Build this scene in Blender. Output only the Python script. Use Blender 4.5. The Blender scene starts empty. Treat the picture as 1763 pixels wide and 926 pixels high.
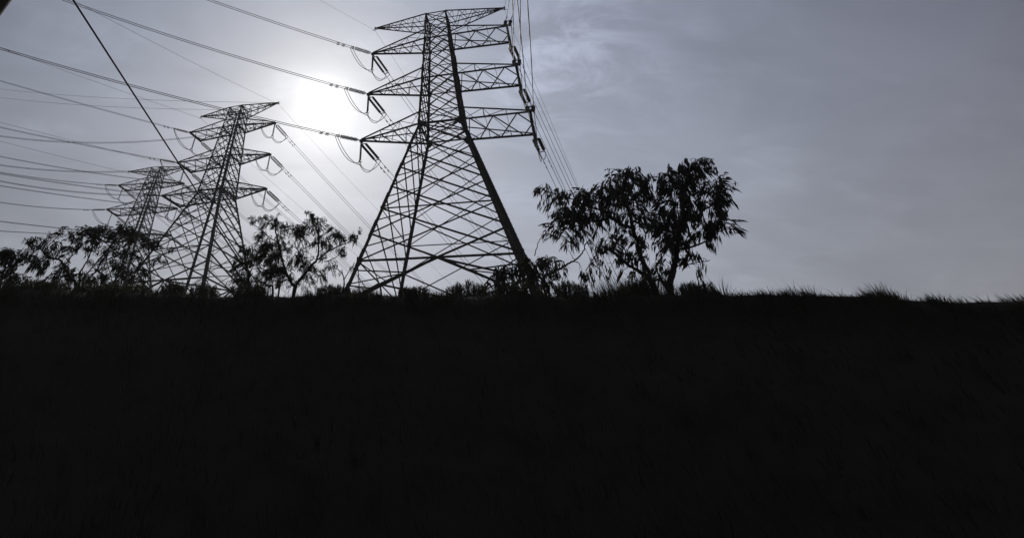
import bpy, bmesh, math, random
from mathutils import Vector, Matrix, noise

# ------------------------------------------------------------------ camera
scene = bpy.context.scene
CAMZ = 1.6
F_PX, CX, CY, FW, FH = 890.59, 642.4, -36.7, 1763.0, 926.0
RT = Vector((0.99787339, -0.04608397, 0.04609731))
UP = Vector((-0.06518201, -0.70550088, 0.70570519))
FD = Vector((0.0, 0.70720915, 0.70700440))
cam_data = bpy.data.cameras.new('camera')
cam = bpy.data.objects.new('camera', cam_data)
scene.collection.objects.link(cam)
scene.camera = cam
cam.matrix_world = Matrix(((RT.x, UP.x, -FD.x, 0), (RT.y, UP.y, -FD.y, 0), (RT.z, UP.z, -FD.z, CAMZ), (0, 0, 0, 1)))
cam_data.sensor_width = 36.0
cam_data.lens = F_PX / FW * 36.0
cam_data.shift_x = (FW / 2 - CX) / FW
cam_data.shift_y = (CY - FH / 2) / FW
cam_data.clip_start = 0.1
cam_data.clip_end = 20000

# ------------------------------------------------------------------ light
SUN_AZ, SUN_EL = -5.3, 30.8          # degrees, azimuth clockwise from +Y
sx = math.sin(math.radians(SUN_AZ)) * math.cos(math.radians(SUN_EL))
sy = math.cos(math.radians(SUN_AZ)) * math.cos(math.radians(SUN_EL))
sz = math.sin(math.radians(SUN_EL))
SUN_DIR = Vector((sx, sy, sz))
world = bpy.data.worlds.new('World')
scene.world = world
world.use_nodes = True
nt = world.node_tree
for n in list(nt.nodes):
    nt.nodes.remove(n)
def wn(t, **kw):
    n = nt.nodes.new(t)
    for k, v in kw.items():
        setattr(n, k, v)
    return n
def wmath(op, a, b=None, clamp=False):
    n = wn('ShaderNodeMath', operation=op, use_clamp=clamp)
    for i, v in enumerate((a, b)):
        if v is None: continue
        if isinstance(v, (int, float)): n.inputs[i].default_value = v
        else: nt.links.new(v, n.inputs[i])
    return n.outputs[0]
out = wn('ShaderNodeOutputWorld')
bg = wn('ShaderNodeBackground')
nt.links.new(bg.outputs[0], out.inputs[0])
sky = wn('ShaderNodeTexSky', sky_type='NISHITA')
sky.sun_disc = False
sky.sun_elevation = math.radians(SUN_EL)
sky.sun_rotation = math.radians(SUN_AZ)
sky.air_density = 1.0
sky.dust_density = 2.0
sky.ozone_density = 1.0
tc = wn('ShaderNodeTexCoord')
nrm = wn('ShaderNodeVectorMath', operation='NORMALIZE')
nt.links.new(tc.outputs['Generated'], nrm.inputs[0])
dot = wn('ShaderNodeVectorMath', operation='DOT_PRODUCT')
nt.links.new(nrm.outputs[0], dot.inputs[0])
dot.inputs[1].default_value = SUN_DIR
dcl = wmath('MAXIMUM', dot.outputs['Value'], 0.0)
sep = wn('ShaderNodeSeparateXYZ')
nt.links.new(nrm.outputs[0], sep.inputs[0])
elev = wmath('MAXIMUM', sep.outputs['Z'], 0.0)
# thin overcast veil: sunlight scattered forward through the cloud sheet
def vscale(col, fac):
    n = wn('ShaderNodeVectorMath', operation='SCALE'); n.inputs[0].default_value = col
    nt.links.new(fac, n.inputs['Scale']) if not isinstance(fac, float) else setattr(n.inputs['Scale'], 'default_value', fac)
    return n.outputs[0]
def vadd(a, b):
    n = wn('ShaderNodeVectorMath', operation='ADD'); nt.links.new(a, n.inputs[0]); nt.links.new(b, n.inputs[1]); return n.outputs[0]
veil = vscale((.38, .36, .58), 1.0)
for col, pw in (((2.68, 3.05, 3.75), 3.0), ((3.1, 3.2, 3.1), 50.0), ((.9, .9, .85), 140.0), ((1.6, 1.5, 1.35), 400.0), ((2.6, 2.6, 2.6), 900.0)):
    veil = vadd(veil, vscale(col, wmath('POWER', dcl, pw)))
veil = vadd(veil, vscale((1.35, 1.27, .85), wmath('POWER', wmath('SUBTRACT', 1.0, elev), 3.0)))
# cloud texture on a flat layer far overhead
zc = wmath('ADD', elev, 0.18)
comb = wn('ShaderNodeCombineXYZ')
nt.links.new(wmath('DIVIDE', sep.outputs['X'], zc), comb.inputs[0])
nt.links.new(wmath('DIVIDE', sep.outputs['Y'], zc), comb.inputs[1])
def cloud(scale, detail, rough, dist, off):
    mp = wn('ShaderNodeMapping')
    nt.links.new(comb.outputs[0], mp.inputs['Vector'])
    mp.inputs['Location'].default_value = off
    mp.inputs['Rotation'].default_value = (0, 0, 0.6)
    mp.inputs['Scale'].default_value = (1.0, 1.7, 1.0)
    nz = wn('ShaderNodeTexNoise')
    nz.inputs['Scale'].default_value = scale
    nz.inputs['Detail'].default_value = detail
    nz.inputs['Roughness'].default_value = rough
    nz.inputs['Distortion'].default_value = dist
    nt.links.new(mp.outputs[0], nz.inputs['Vector'])
    return nz.outputs['Fac']
def ramp(v, a, b, lo, hi):
    m = wn('ShaderNodeMapRange', interpolation_type='SMOOTHSTEP')
    nt.links.new(v, m.inputs['Value'])
    for k, x in zip(('From Min', 'From Max', 'To Min', 'To Max'), (a, b, lo, hi)):
        m.inputs[k].default_value = x
    return m.outputs['Result']
broad = ramp(cloud(1.1, 3.0, 0.5, 0.4, (3.1, 1.7, 0)), 0.35, 0.65, 0.95, 1.05)
wisp = ramp(cloud(3.2, 7.0, 0.62, 0.5, (0.4, 5.2, 0)), 0.50, 0.78, 0.98, 1.16)
fine = ramp(cloud(4.5, 9.0, 0.66, 0.9, (7.7, 2.2, 0)), 0.40, 0.66, 0.0, 1.0)
mott = ramp(cloud(2.3, 6.0, 0.55, 0.3, (1.9, 8.4, 0)), 0.36, 0.64, 0.94, 1.06)
def bank(px_az, px_el, pw):      # a patch of broken cloud around one direction of the sky
    a_, e_ = math.radians(px_az), math.radians(px_el)
    d_ = wn('ShaderNodeVectorMath', operation='DOT_PRODUCT'); nt.links.new(nrm.outputs[0], d_.inputs[0])
    d_.inputs[1].default_value = (math.sin(a_)*math.cos(e_), math.cos(a_)*math.cos(e_), math.sin(e_))
    return wmath('POWER', wmath('MAXIMUM', d_.outputs['Value'], 0.0), pw)
patch = wmath('ADD', wmath('ADD', bank(27.0, 38.0, 150.0), bank(21.5, 33.0, 180.0)), wmath('MULTIPLY', bank(32.0, 31.0, 200.0), 0.3))
patch = wmath('MULTIPLY', wmath('MULTIPLY', patch, fine), 0.36)
cl = wmath('MULTIPLY', wmath('MULTIPLY', broad, wisp), mott)
cl = wmath('ADD', cl, patch)
side = wmath('ADD', 1.04, wmath('MULTIPLY', sep.outputs['X'], 0.42))   # the sheet is thinner to the right
back = ramp(sep.outputs['Y'], -0.6, 0.5, 0.55, 1.0)                   # and duller away from the sun
cl = wmath('MULTIPLY', wmath('MULTIPLY', cl, side), back)
veilc = wn('ShaderNodeVectorMath', operation='SCALE')
nt.links.new(veil, veilc.inputs[0]); nt.links.new(cl, veilc.inputs['Scale'])
skys = wn('ShaderNodeVectorMath', operation='SCALE')
nt.links.new(sky.outputs[0], skys.inputs[0])
skys.inputs['Scale'].default_value = 0.07                             # clear sky seen through the sheet
nt.links.new(vadd(skys.outputs[0], veilc.outputs[0]), bg.inputs['Color'])
bg.inputs['Strength'].default_value = 0.1

sun_data = bpy.data.lights.new('sun', 'SUN')
sun_data.energy = 2.0
sun_data.angle = math.radians(0.6)
sun_data.color = (1.0, 0.96, 0.9)
sun = bpy.data.objects.new('sun', sun_data)
scene.collection.objects.link(sun)
sun.rotation_euler = SUN_DIR.to_track_quat('Z', 'Y').to_euler()
sun.location = (0, 0, 60)
scene.view_settings.view_transform = 'Standard'
scene.view_settings.look = 'None'
scene.view_settings.gamma = 1.0
scene.view_settings.exposure = 0.0
scene.cycles.max_bounces = 4
scene.cycles.filter_width = 1.5

# ------------------------------------------------------------------ helpers
C = scene.collection
def rnd(a, b): return random.uniform(a, b)
def ray(px, py):
    return FD + RT * ((px - CX) / F_PX) - UP * ((py - CY) / F_PX)
def at(px, py, dist):
    d = ray(px, py)
    s = dist / math.hypot(d.x, d.y)
    return Vector((d.x * s, d.y * s, CAMZ + d.z * s))
def pixel(P):
    q = P - Vector((0, 0, CAMZ)); z = q.dot(FD)
    return CX + F_PX * q.dot(RT) / z, CY - F_PX * q.dot(UP) / z

class MB:
    def __init__(s): s.v = []; s.f = []; s.sm = False
    def bar(s, A, B, w, h=None, up=None):
        A = Vector(A); B = Vector(B); d = B - A
        if d.length < 1e-5: return
        d.normalize(); u = Vector(up) if up else Vector((0, 0, 1))
        if abs(d.dot(u)) > 0.97: u = Vector((0, 1, 0.1))
        x = d.cross(u).normalized() * w / 2; y = x.cross(d).normalized() * (h or w) / 2
        k = len(s.v)
        for P in (A, B):
            s.v += [P - x - y, P + x - y, P + x + y, P - x + y]
        s.f += [(k, k+1, k+5, k+4), (k+1, k+2, k+6, k+5), (k+2, k+3, k+7, k+6), (k+3, k, k+4, k+7), (k+3, k+2, k+1, k), (k+4, k+5, k+6, k+7)]
    def angle(s, A, B, w, x, y, t=None):
        # rolled steel angle: flanges along x and y from the heel line A-B
        t = t or w * 0.14; A = Vector(A); B = Vector(B); d = (B - A).normalized()
        x = Vector(x); x = (x - d * x.dot(d)).normalized(); y = Vector(y); y = (y - d * y.dot(d) - x * y.dot(x)).normalized()
        pr = [(0, 0), (w, 0), (w, t), (t, t), (t, w), (0, w)]
        k = len(s.v)
        for P in (A, B): s.v += [P + x * a + y * b for a, b in pr]
        for i in range(6):
            j = (i + 1) % 6
            s.f.append((k+i, k+j, k+6+j, k+6+i))
        s.f += [(k+5, k+4, k+3, k+2, k+1, k), tuple(range(k+6, k+12))]
    def tube(s, pts, r, n=6, r2=None):
        pts = [Vector(p) for p in pts]; m = len(pts); k = len(s.v); X = None
        for i, P in enumerate(pts):
            d = (pts[min(i+1, m-1)] - pts[max(i-1, 0)]).normalized()
            if X is None:
                u = Vector((0, 0, 1)) if abs(d.z) < 0.9 else Vector((1, 0, 0)); X = d.cross(u).normalized()
            X = (X - d * X.dot(d)).normalized(); Y = d.cross(X)
            if isinstance(r, (list, tuple)): R = r[i]
            else: R = r if r2 is None else r + (r2 - r) * i / max(1, m - 1)
            for j in range(n):
                a = 2 * math.pi * j / n; s.v.append(P + X * (R * math.cos(a)) + Y * (R * math.sin(a)))
        for i in range(m - 1):
            for j in range(n):
                a = k + i*n + j; b = k + i*n + (j+1) % n; s.f.append((a, b, b + n, a + n))
        s.f.append(tuple(k + j for j in range(n))[::-1]); s.f.append(tuple(k + (m-1)*n + j for j in range(n)))
    def plate(s, c, x, y, t, pr):
        x = Vector(x).normalized(); y = Vector(y).normalized(); z = x.cross(y).normalized() * t / 2; k = len(s.v); n = len(pr)
        for q in (-1, 1): s.v += [Vector(c) + x * a + y * b + z * q for a, b in pr]
        s.f.append(tuple(range(k, k+n))[::-1]); s.f.append(tuple(range(k+n, k+2*n)))
        for i in range(n): j = (i+1) % n; s.f.append((k+i, k+j, k+n+j, k+n+i))
    def lathe(s, A, B, prof, n=10):
        # prof: list of (t along A-B in metres, radius)
        A = Vector(A); d = (Vector(B) - A).normalized(); u = Vector((0, 0, 1)) if abs(d.z) < 0.9 else Vector((1, 0, 0))
        X = d.cross(u).normalized(); Y = d.cross(X); k = len(s.v)
        for t, R in prof:
            for j in range(n):
                a = 2*math.pi*j/n; s.v.append(A + d*t + X*(R*math.cos(a)) + Y*(R*math.sin(a)))
        for i in range(len(prof)-1):
            for j in range(n):
                a = k+i*n+j; b = k+i*n+(j+1) % n; s.f.append((a, b, b+n, a+n))
        s.f.append(tuple(k+j for j in range(n))[::-1]); s.f.append(tuple(k+(len(prof)-1)*n+j for j in range(n)))
    def build(s, name, mat, parent=None, smooth=False, org=None):
        me = bpy.data.meshes.new(name)
        o0 = Vector(org) if org is not None else (Vector(parent.location) if parent is not None and parent.get('_org') else Vector((0, 0, 0)))
        if parent is not None and parent.get('_o'): o0 = Vector(parent['_o'])
        me.from_pydata([tuple(v - o0) for v in s.v], [], s.f)
        me.materials.append(mat)
        if smooth: me.polygons.foreach_set('use_smooth', [True] * len(me.polygons))
        me.update()
        o = bpy.data.objects.new(name, me); C.objects.link(o)
        if parent is not None: o.parent = parent
        else: o.location = o0
        return o
WORG = {}
def empty(name, loc, label, cat, group=None):
    o = bpy.data.objects.new(name, None); C.objects.link(o)
    o.location = loc; o['label'] = label; o['category'] = cat; o.empty_display_size = 0.5
    if group: o['group'] = group
    WORG[o.name] = Vector(loc)
    return o
def part(mb, name, mat, parent, smooth=False):
    # a part of a thing (or of a part of a thing); coordinates in mb are world ones
    root = parent
    while root.parent is not None: root = root.parent
    o0 = WORG[root.name]
    me = bpy.data.meshes.new(name)
    me.from_pydata([tuple(v - o0) for v in mb.v], [], mb.f)
    me.materials.append(mat)
    if smooth: me.polygons.foreach_set('use_smooth', [True] * len(me.polygons))
    o = bpy.data.objects.new(name, me); C.objects.link(o); o.parent = parent
    return o
def lone(mb, name, mat, org, label, cat, group=None, smooth=False, kind=None):
    org = Vector(org)
    me = bpy.data.meshes.new(name)
    me.from_pydata([tuple(v - org) for v in mb.v], [], mb.f)
    me.materials.append(mat)
    if smooth: me.polygons.foreach_set('use_smooth', [True] * len(me.polygons))
    o = bpy.data.objects.new(name, me); C.objects.link(o); o.location = org
    o['label'] = label
    if cat: o['category'] = cat
    if group: o['group'] = group
    if kind: o['kind'] = kind
    return o

def mat(name, cols, rough=0.7, metal=0.0, scale=3.0, trans=0.0, bump=0.0, detail=5.0, spec=0.3):
    m = bpy.data.materials.new(name); m.use_nodes = True; t = m.node_tree; b = t.nodes['Principled BSDF']
    tcn = t.nodes.new('ShaderNodeTexCoord'); nz = t.nodes.new('ShaderNodeTexNoise'); cr = t.nodes.new('ShaderNodeValToRGB')
    nz.inputs['Scale'].default_value = scale; nz.inputs['Detail'].default_value = detail; nz.inputs['Roughness'].default_value = 0.6
    t.links.new(tcn.outputs['Object'], nz.inputs['Vector']); t.links.new(nz.outputs['Fac'], cr.inputs['Fac'])
    e = cr.color_ramp; e.elements[0].position = 0.34; e.elements[1].position = 0.66
    e.elements[0].color = (*cols[0], 1); e.elements[1].color = (*cols[-1], 1)
    if len(cols) > 2:
        q = e.elements.new(0.5); q.color = (*cols[1], 1)
    t.links.new(cr.outputs[0], b.inputs['Base Color'])
    b.inputs['Roughness'].default_value = rough; b.inputs['Metallic'].default_value = metal
    b.inputs['Specular IOR Level'].default_value = spec
    if bump:
        bm_ = t.nodes.new('ShaderNodeBump'); bm_.inputs['Strength'].default_value = bump; bm_.inputs['Distance'].default_value = 0.05
        t.links.new(nz.outputs['Fac'], bm_.inputs['Height']); t.links.new(bm_.outputs[0], b.inputs['Normal'])
    if trans:
        tr = t.nodes.new('ShaderNodeBsdfTranslucent'); mx = t.nodes.new('ShaderNodeMixShader'); mx.inputs[0].default_value = trans
        t.links.new(cr.outputs[0], tr.inputs[0]); t.links.new(b.outputs[0], mx.inputs[1]); t.links.new(tr.outputs[0], mx.inputs[2])
        t.links.new(mx.outputs[0], t.nodes['Material Output'].inputs[0])
    return m
M_STEEL = mat('weathered_steel', [(0.018, 0.018, 0.018), (0.026, 0.025, 0.024), (0.034, 0.029, 0.024)], 0.8, 0.0, 1.5)
M_LEG = mat('weathered_leg_steel', [(0.018, 0.017, 0.016), (0.03, 0.024, 0.02), (0.055, 0.035, 0.024)], 0.8, 0.0, 2.5, bump=0.2)
M_INS = mat('brown_glazed_insulator', [(0.03, 0.017, 0.012), (0.045, 0.025, 0.016)], 0.35, 0.0, 6.0)
M_GREYINS = mat('grey_composite_insulator', [(0.06, 0.06, 0.065), (0.08, 0.08, 0.085)], 0.5, 0.0, 6.0)
M_WIRE = mat('aluminium_conductor', [(0.05, 0.05, 0.055), (0.07, 0.07, 0.075)], 0.6, 0.0, 1.0)
M_BARK = mat('bark', [(0.02, 0.016, 0.012), (0.03, 0.024, 0.018), (0.045, 0.036, 0.028)], 0.9, 0.0, 9.0, bump=0.5)
M_LEAF = mat('dark_green_leaf', [(0.018, 0.023, 0.009), (0.028, 0.034, 0.013), (0.042, 0.046, 0.02)], 0.5, 0.0, 1.3, trans=0.3)
M_POD = mat('brown_seed_pod', [(0.035, 0.018, 0.01), (0.05, 0.025, 0.014)], 0.7, 0.0, 3.0, trans=0.2)
M_GRASS = mat('dry_green_grass', [(0.032, 0.02, 0.012), (0.025, 0.028, 0.011), (0.055, 0.046, 0.026)], 0.8, 0.0, 0.45, trans=0.15)
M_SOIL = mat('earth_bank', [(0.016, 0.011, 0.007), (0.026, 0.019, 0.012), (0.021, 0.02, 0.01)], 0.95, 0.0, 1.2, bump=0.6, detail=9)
M_POLE = mat('weathered_timber', [(0.04, 0.03, 0.02), (0.075, 0.06, 0.045), (0.05, 0.04, 0.035)], 0.9, 0.0, 14.0, bump=0.8)

# ------------------------------------------------------------------ terrain
CREST_D = 16.0
CREST_PX = [(-300, 482), (0, 488), (90, 489), (150, 493), (230, 499), (300, 500), (420, 503), (560, 504), (700, 504), (850, 502),
            (1000, 502), (1100, 500), (1200, 499), (1350, 501), (1550, 506), (1763, 512), (2000, 520)]
CREST = []
for x_, y_ in CREST_PX:
    d_ = ray(x_, y_); d_ = ray(x_, y_ + 6.5); CREST.append((math.atan2(d_.x, d_.y), d_.z / math.hypot(d_.x, d_.y) * CREST_D + CAMZ))
def crest_h(az):
    if az <= CREST[0][0]: return max(1.5, CREST[0][1] - (CREST[0][0] - az) * 3.0)
    if az >= CREST[-1][0]: return max(1.5, CREST[-1][1] - (az - CREST[-1][0]) * 3.0)
    for (a, h), (b, g) in zip(CREST, CREST[1:]):
        if a <= az <= b: return h + (g - h) * (az - a) / (b - a)
def sstep(a, b, x):
    t = max(0, min(1, (x - a) / (b - a))); return t * t * (3 - 2 * t)
def crest_bump(az):
    return noise.noise(Vector((az*14, 1.5, 0)))*.07 + noise.noise(Vector((az*45, 2.5, 0)))*.05
def terrain(x, y, rough=True):
    d = math.hypot(x, y); az = math.atan2(x, y); hc = crest_h(az)
    n = noise.noise(Vector((x * 0.35, y * 0.35, 0))) * 0.5 + noise.noise(Vector((x * 1.3, y * 1.3, 3))) * 0.2 if rough else 0
    if d < CREST_D:
        t = max(0, (d - 8.5) / (CREST_D - 8.5)); s = t ** 1.15
        h = hc * s + n * (0.35 * sstep(3, 9, d) * (1 - 0.55 * sstep(CREST_D - 2.5, CREST_D, d)))
        return h + crest_bump(az) * sstep(CREST_D - 3, CREST_D - .5, d)
    far = 11.1 + (min(d, 150) - 52) * 0.132 - 3.0 * max(sstep(.42, .6, -az), sstep(.5, .7, az)) * (1 - sstep(70, 120, d))
    plateau = hc + crest_bump(az) * (1 - sstep(CREST_D + 1, CREST_D + 5, d)) - 0.25 * sstep(CREST_D, CREST_D + 4, d)
    w = sstep(24, 60, d)
    h = plateau * (1 - w) + far * w
    if d > 150: h = far * (1 - 0.6 * sstep(150, 900, d))
    if math.cos(az) < 0: h = h * (1 - 0.9 * min(1, -math.cos(az) * 2))
    return h + n * 0.1 + noise.noise(Vector((x * 0.02, y * 0.02, 7))) * 2.0 * sstep(100, 400, d)
rings = [0.01] + [i * 0.5 for i in range(1, 72)] + [36 + i * 3 for i in range(0, 40)] + [160 + 20 * i for i in range(12)] + [420, 520, 700, 850]
NA = 300
tb = MB()
for r_ in rings:
    for j in range(NA):
        a = 2 * math.pi * j / NA; x, y = r_ * math.sin(a), r_ * math.cos(a); tb.v.append(Vector((x, y, terrain(x, y))))
for i in range(len(rings) - 1):
    for j in range(NA):
        a = i*NA + j; b = i*NA + (j+1) % NA; tb.f.append((a, a + NA, b + NA, b))
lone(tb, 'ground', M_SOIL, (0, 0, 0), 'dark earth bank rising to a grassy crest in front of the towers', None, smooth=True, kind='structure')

HZ = 900.0
hb = MB(); hb.bar((0, -HZ, 27), (0, HZ, 27), 2*HZ, 80)
mh = bpy.data.materials.new('haze'); mh.use_nodes = True; th = mh.node_tree
for n in list(th.nodes):
    if n.type != 'OUTPUT_MATERIAL': th.nodes.remove(n)
pv = th.nodes.new('ShaderNodeVolumePrincipled'); pv.inputs['Color'].default_value = (.93, .95, 1, 1); pv.inputs['Density'].default_value = 0.00045; pv.inputs['Anisotropy'].default_value = 0.2
th.links.new(pv.outputs[0], th.nodes['Material Output'].inputs['Volume'])
hz_ = lone(hb, 'haze', mh, (0, 0, 0), 'thin grey haze in the air', None, kind='stuff')
bmh = bmesh.new(); bmh.from_mesh(hz_.data); bmesh.ops.recalc_face_normals(bmh, faces=bmh.faces); bmh.to_mesh(hz_.data); bmh.free()

# ------------------------------------------------------------------ lattice towers
PW, PT, SL, KD = 2.363, 1.352, 0.306, 0.955
ZT = 16.2
def hw(z): return PW + (PT - PW) * z / ZT if z >= 0 else PW - SL * z
UPL = [0, 1.5, 3, 4.5, 6, 7.5, 9, 10.5, 12, 13.46, 14.92, 16.2]
LOL = [0, -1.65, -3.4, -5.37, -7.5, -9.77, -12.15, -14.53]
ARMZ = {3: 0.0, 2: 6.0, 1: 12.0}
PL = {3: 9.465, 2: 8.946, 1: 8.679}
BL = {3: 9.309, 2: 8.768, 1: 8.497}
BC = {3: 2.388, 2: 2.014, 1: 1.635}
TOW = [dict(x=8.7965, y=51.1943, z=28.3632, a=-0.3407, mir=1, k=(8.595, 8.567), base=-18.8),
       dict(x=-23.8281, y=88.4361, z=34.6072, a=-0.4187, mir=-1, k=(8.663, 8.607), base=-18.8),
       dict(x=-51.2153, y=129.4861, z=39.9144, a=-0.2948, mir=-1, k=(8.663, 8.607), base=-18.8)]
TNAME = ['largest right hand tower', 'middle tower', 'farthest left tower']
def Lw(T, p):
    c, s = math.cos(T['a']), math.sin(T['a'])
    return Vector((T['x'] + c*p[0] - s*p[1], T['y'] + s*p[0] + c*p[1], T['z'] + CAMZ + p[2]))
SG = {'NL': (-1, -1), 'NR': (1, -1), 'FL': (-1, 1), 'FR': (1, 1)}
def nd(T, c, z):
    w = hw(z); return Lw(T, (SG[c][0]*w, SG[c][1]*w*KD, z))
def Ld(T, v):
    c, s = math.cos(T['a']), math.sin(T['a']); return Vector((c*v[0] - s*v[1], s*v[0] + c*v[1], v[2]))
def tower(ti):
    T = TOW[ti]; base = T['base']
    o = Lw(T, (0, 0, base))
    lab = ['largest steel lattice transmission tower on the right with pointed arms to its left',
           'middle steel lattice transmission tower with pointed arms to its right',
           'farthest and smallest steel lattice tower behind the left trees'][ti]
    root = empty('transmission_tower', o, lab, 'transmission tower', 'transmission towers in a row')
    f = (1.08, 1.3, 1.4)[ti]
    # legs
    for c in SG:
        mb = MB(); sg = SG[c]
        x = Ld(T, (-sg[0], 0, 0)); y = Ld(T, (0, -sg[1], 0))
        segs = [(base, -14.53, .30), (-14.53, -7.5, .27), (-7.5, 0, .25), (0, 6, .23), (6, 12, .20), (12, ZT, .15)]
        for a, b, w in segs:
            if ti == 0 and c[1] == 'R': w *= 1.3
            mb.angle(nd(T, c, a - (0.0 if a == base else .25)), nd(T, c, b), w*f, x, y, w*0.13)
        if ti == 0:
            for zs in (-2.4, -5.6, -8.9, -11.6, -14.2, -17, 3.2, 7.2, 10.2):      # splice cover plates
                ws = .30 if c[1] == 'R' else .2
                A_, B_ = nd(T, c, zs - .75), nd(T, c, zs + .75)
                mb.bar(A_ - x*.03 + y*ws*.5, B_ - x*.03 + y*ws*.5, .05, ws, up=y); mb.bar(A_ - y*.03 + x*ws*.5, B_ - y*.03 + x*ws*.5, .05, ws, up=x)
        mb.bar(nd(T, c, base) - Vector((0, 0, 1.2)), nd(T, c, base) + Vector((0, 0, .3)), .9)
        leg = part(mb, 'leg', M_LEG, root)
        for z, q in ((0, .62), (6, .4), (12, .34), (14.92, .2), (ZT, .18), (-1.65, .26), (-14.53, .45), (-9.77, .3)):
            P = nd(T, c, z); g = MB()
            for ax, ay in ((x, Vector((0, 0, 1))), (y, Vector((0, 0, 1)))):
                g.plate(P + (x if ax is x else y)*0.02, ax, ay, .03, [(-q*.15, -q), (q*.55, -q*.75), (q*1.0, 0), (q*.55, q*.65), (-q*.15, q*.8)])
            part(g, 'gusset_plate', M_STEEL, leg)
        if ti == 0 and c == 'NR':
            out_ = -x
            z = -16.5
            while z < ZT - 1:
                P = nd(T, c, z); sb = MB(); sb.bar(P, P + out_ * .17, .022); z += .45
                part(sb, 'step_bolt', M_STEEL, leg)
    # face bracing, double intersection lattice
    faces = [('NL', 'NR', 0), ('FL', 'FR', 0), ('NL', 'FL', 1), ('NR', 'FR', 1)]
    for c1, c2, side in faces:
        mb = MB()
        mid_n = (nd(T, c1, 0) + nd(T, c2, 0)) / 2; cen = Lw(T, (0, 0, 0)); inw = (cen - mid_n); inw.z = 0; inw.normalize()
        up = Vector((0, 0, 1))
        def lev(L):
            if not side: return L
            m = [(L[i] + L[i+1]) / 2 for i in range(len(L) - 1)]
            return [L[0]] + m + [L[-1]]
        def dia(a, za, b, zb, w):
            A = nd(T, a, za) + inw*.03; B = nd(T, b, zb) + inw*.03
            mb.angle(A, B, w*f, up, inw, w*.16)
        for L, wt in ((lev(UPL), .10), (lev(LOL), .12)):
            for i in range(len(L) - 1):
                j = min(i + 2, len(L) - 1)
                w = wt * (1.0 if abs(L[i]) < 13 else .75)
                hi, lo = (L[i], L[j]) if L[i] > L[j] else (L[j], L[i])
                if L[-1] < -14 and i == len(L) - 2:
                    m_ = (nd(T, c1, L[-1]) + nd(T, c2, L[-1])) / 2
                    mb.angle(nd(T, c1, hi) + inw*.03, m_, w*f, up, inw); mb.angle(nd(T, c2, hi) + inw*.03, m_, w*f, up, inw); continue
                dia(c1, hi, c2, lo, w); dia(c2, hi, c1, lo, w * .72)
            # closing half panels
            hi, lo = max(L[0], L[1]), min(L[0], L[1]); dia(c1, hi, c2, lo, wt*.8); dia(c2, hi, c1, lo, wt*.6)
        for z, w in ((ZT, .09), (14.92, .09), (13.46, .06), (12, .13), (7.5, .06), (6, .13), (1.5, .06), (0, .17), (-1.65 if side else 0.02, .08), (-9.77, .09), (-14.53, .13)):
            dia(c1, z, c2, z, w)
        # splayed bottom: K braces to the leg feet with redundants
        m0 = (nd(T, c1, -14.53) + nd(T, c2, -14.53)) / 2
        for c in (c1, c2):
            foot = nd(T, c, base + .6)
            mb.angle(m0, foot, .15*f, up, inw)
            for t in (.3, .62):
                P = m0.lerp(foot, t); zl = -14.53 + (base + .6 + 14.53) * t
                mb.angle(P, nd(T, c, -14.53 + (base + 15.1) * (t - .1)), .08, up, inw)
                if t < .7: mb.angle(P, nd(T, c, -14.53 + (base + 15.1) * (t + .2)), .07, up, inw)
            top = nd(T, c, -14.53)
            mb.angle(top, m0.lerp(foot, .5), .08, up, inw)
        part(mb, 'face_bracing', M_STEEL, root)
    # plan bracing frames
    for z, w in ((-14.53, .12), (0, .09), (6, .07), (12, .07), (14.92, .05)):
        db = MB()
        ms = [(nd(T, a, z) + nd(T, b, z)) / 2 for a, b in (('NL', 'NR'), ('NR', 'FR'), ('FR', 'FL'), ('FL', 'NL'))]
        for i in range(4): db.bar(ms[i], ms[(i+1) % 4], w*f)
        if z > -1:
            db.bar(nd(T, 'NL', z), nd(T, 'FR', z), w*.7); db.bar(nd(T, 'NR', z), nd(T, 'FL', z), w*.7)
        part(db, 'plan_bracing', M_STEEL, root)
    # conductor arms
    T['tip'] = {}
    for lv in (1, 2, 3):
        z = ARMZ[lv]; zu = z + 1.48
        for kind in ('P', 'B'):
            sgn = -T['mir'] if kind == 'P' else T['mir']
            cn, cf = ('NL', 'FL') if sgn < 0 else ('NR', 'FR')
            Nl, Fl, Nu, Fu = nd(T, cn, z), nd(T, cf, z), nd(T, cn, zu), nd(T, cf, zu)
            mb = MB(); br = MB(); Z = Vector((0, 0, 1))
            if kind == 'P':
                tip = Lw(T, (sgn * PL[lv], 0, z)); En = tip + Ld(T, (0, -.06, 0)); Ef = tip + Ld(T, (0, .06, 0))
                T['tip']['P', lv] = tip
                mb.plate(tip - Ld(T, (sgn*.05, 0, 0)), Ld(T, (1, 0, 0)), Z, .16, [(-.28, -.16), (.28, -.2), (.3, .1), (-.25, .14)])
            else:
                En = Lw(T, (sgn * BL[lv], -BC[lv], z - .1)); Ef = Lw(T, (sgn * BL[lv], BC[lv], z - .1))
                T['tip']['N', lv] = En; T['tip']['F', lv] = Ef
                mb.bar(En + Ld(T, (0, -.25, 0)), Ef + Ld(T, (0, .25, 0)), .26, .3)
            e = .03
            mb.bar(Nl, En, .13*f); mb.bar(Fl, Ef, .16*f)
            mb.bar(Nu, En + Z*.14, .11*f); mb.bar(Fu, Ef + Z*.14, .09*f)
            arm = part(mb, 'crossarm', M_STEEL, root)
            # side webs
            for Lr, Ur, E in ((Nl, Nu, En), (Fl, Fu, Ef)):
                for t in (.33, .66):
                    br.bar(Lr.lerp(E, t), Ur.lerp(E + Z*.14, t), .06*f)
                br.bar(Lr.lerp(E, .02), Ur.lerp(E + Z*.14, .33), .045); br.bar(Lr.lerp(E, .33), Ur.lerp(E + Z*.14, .66), .045)
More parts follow.
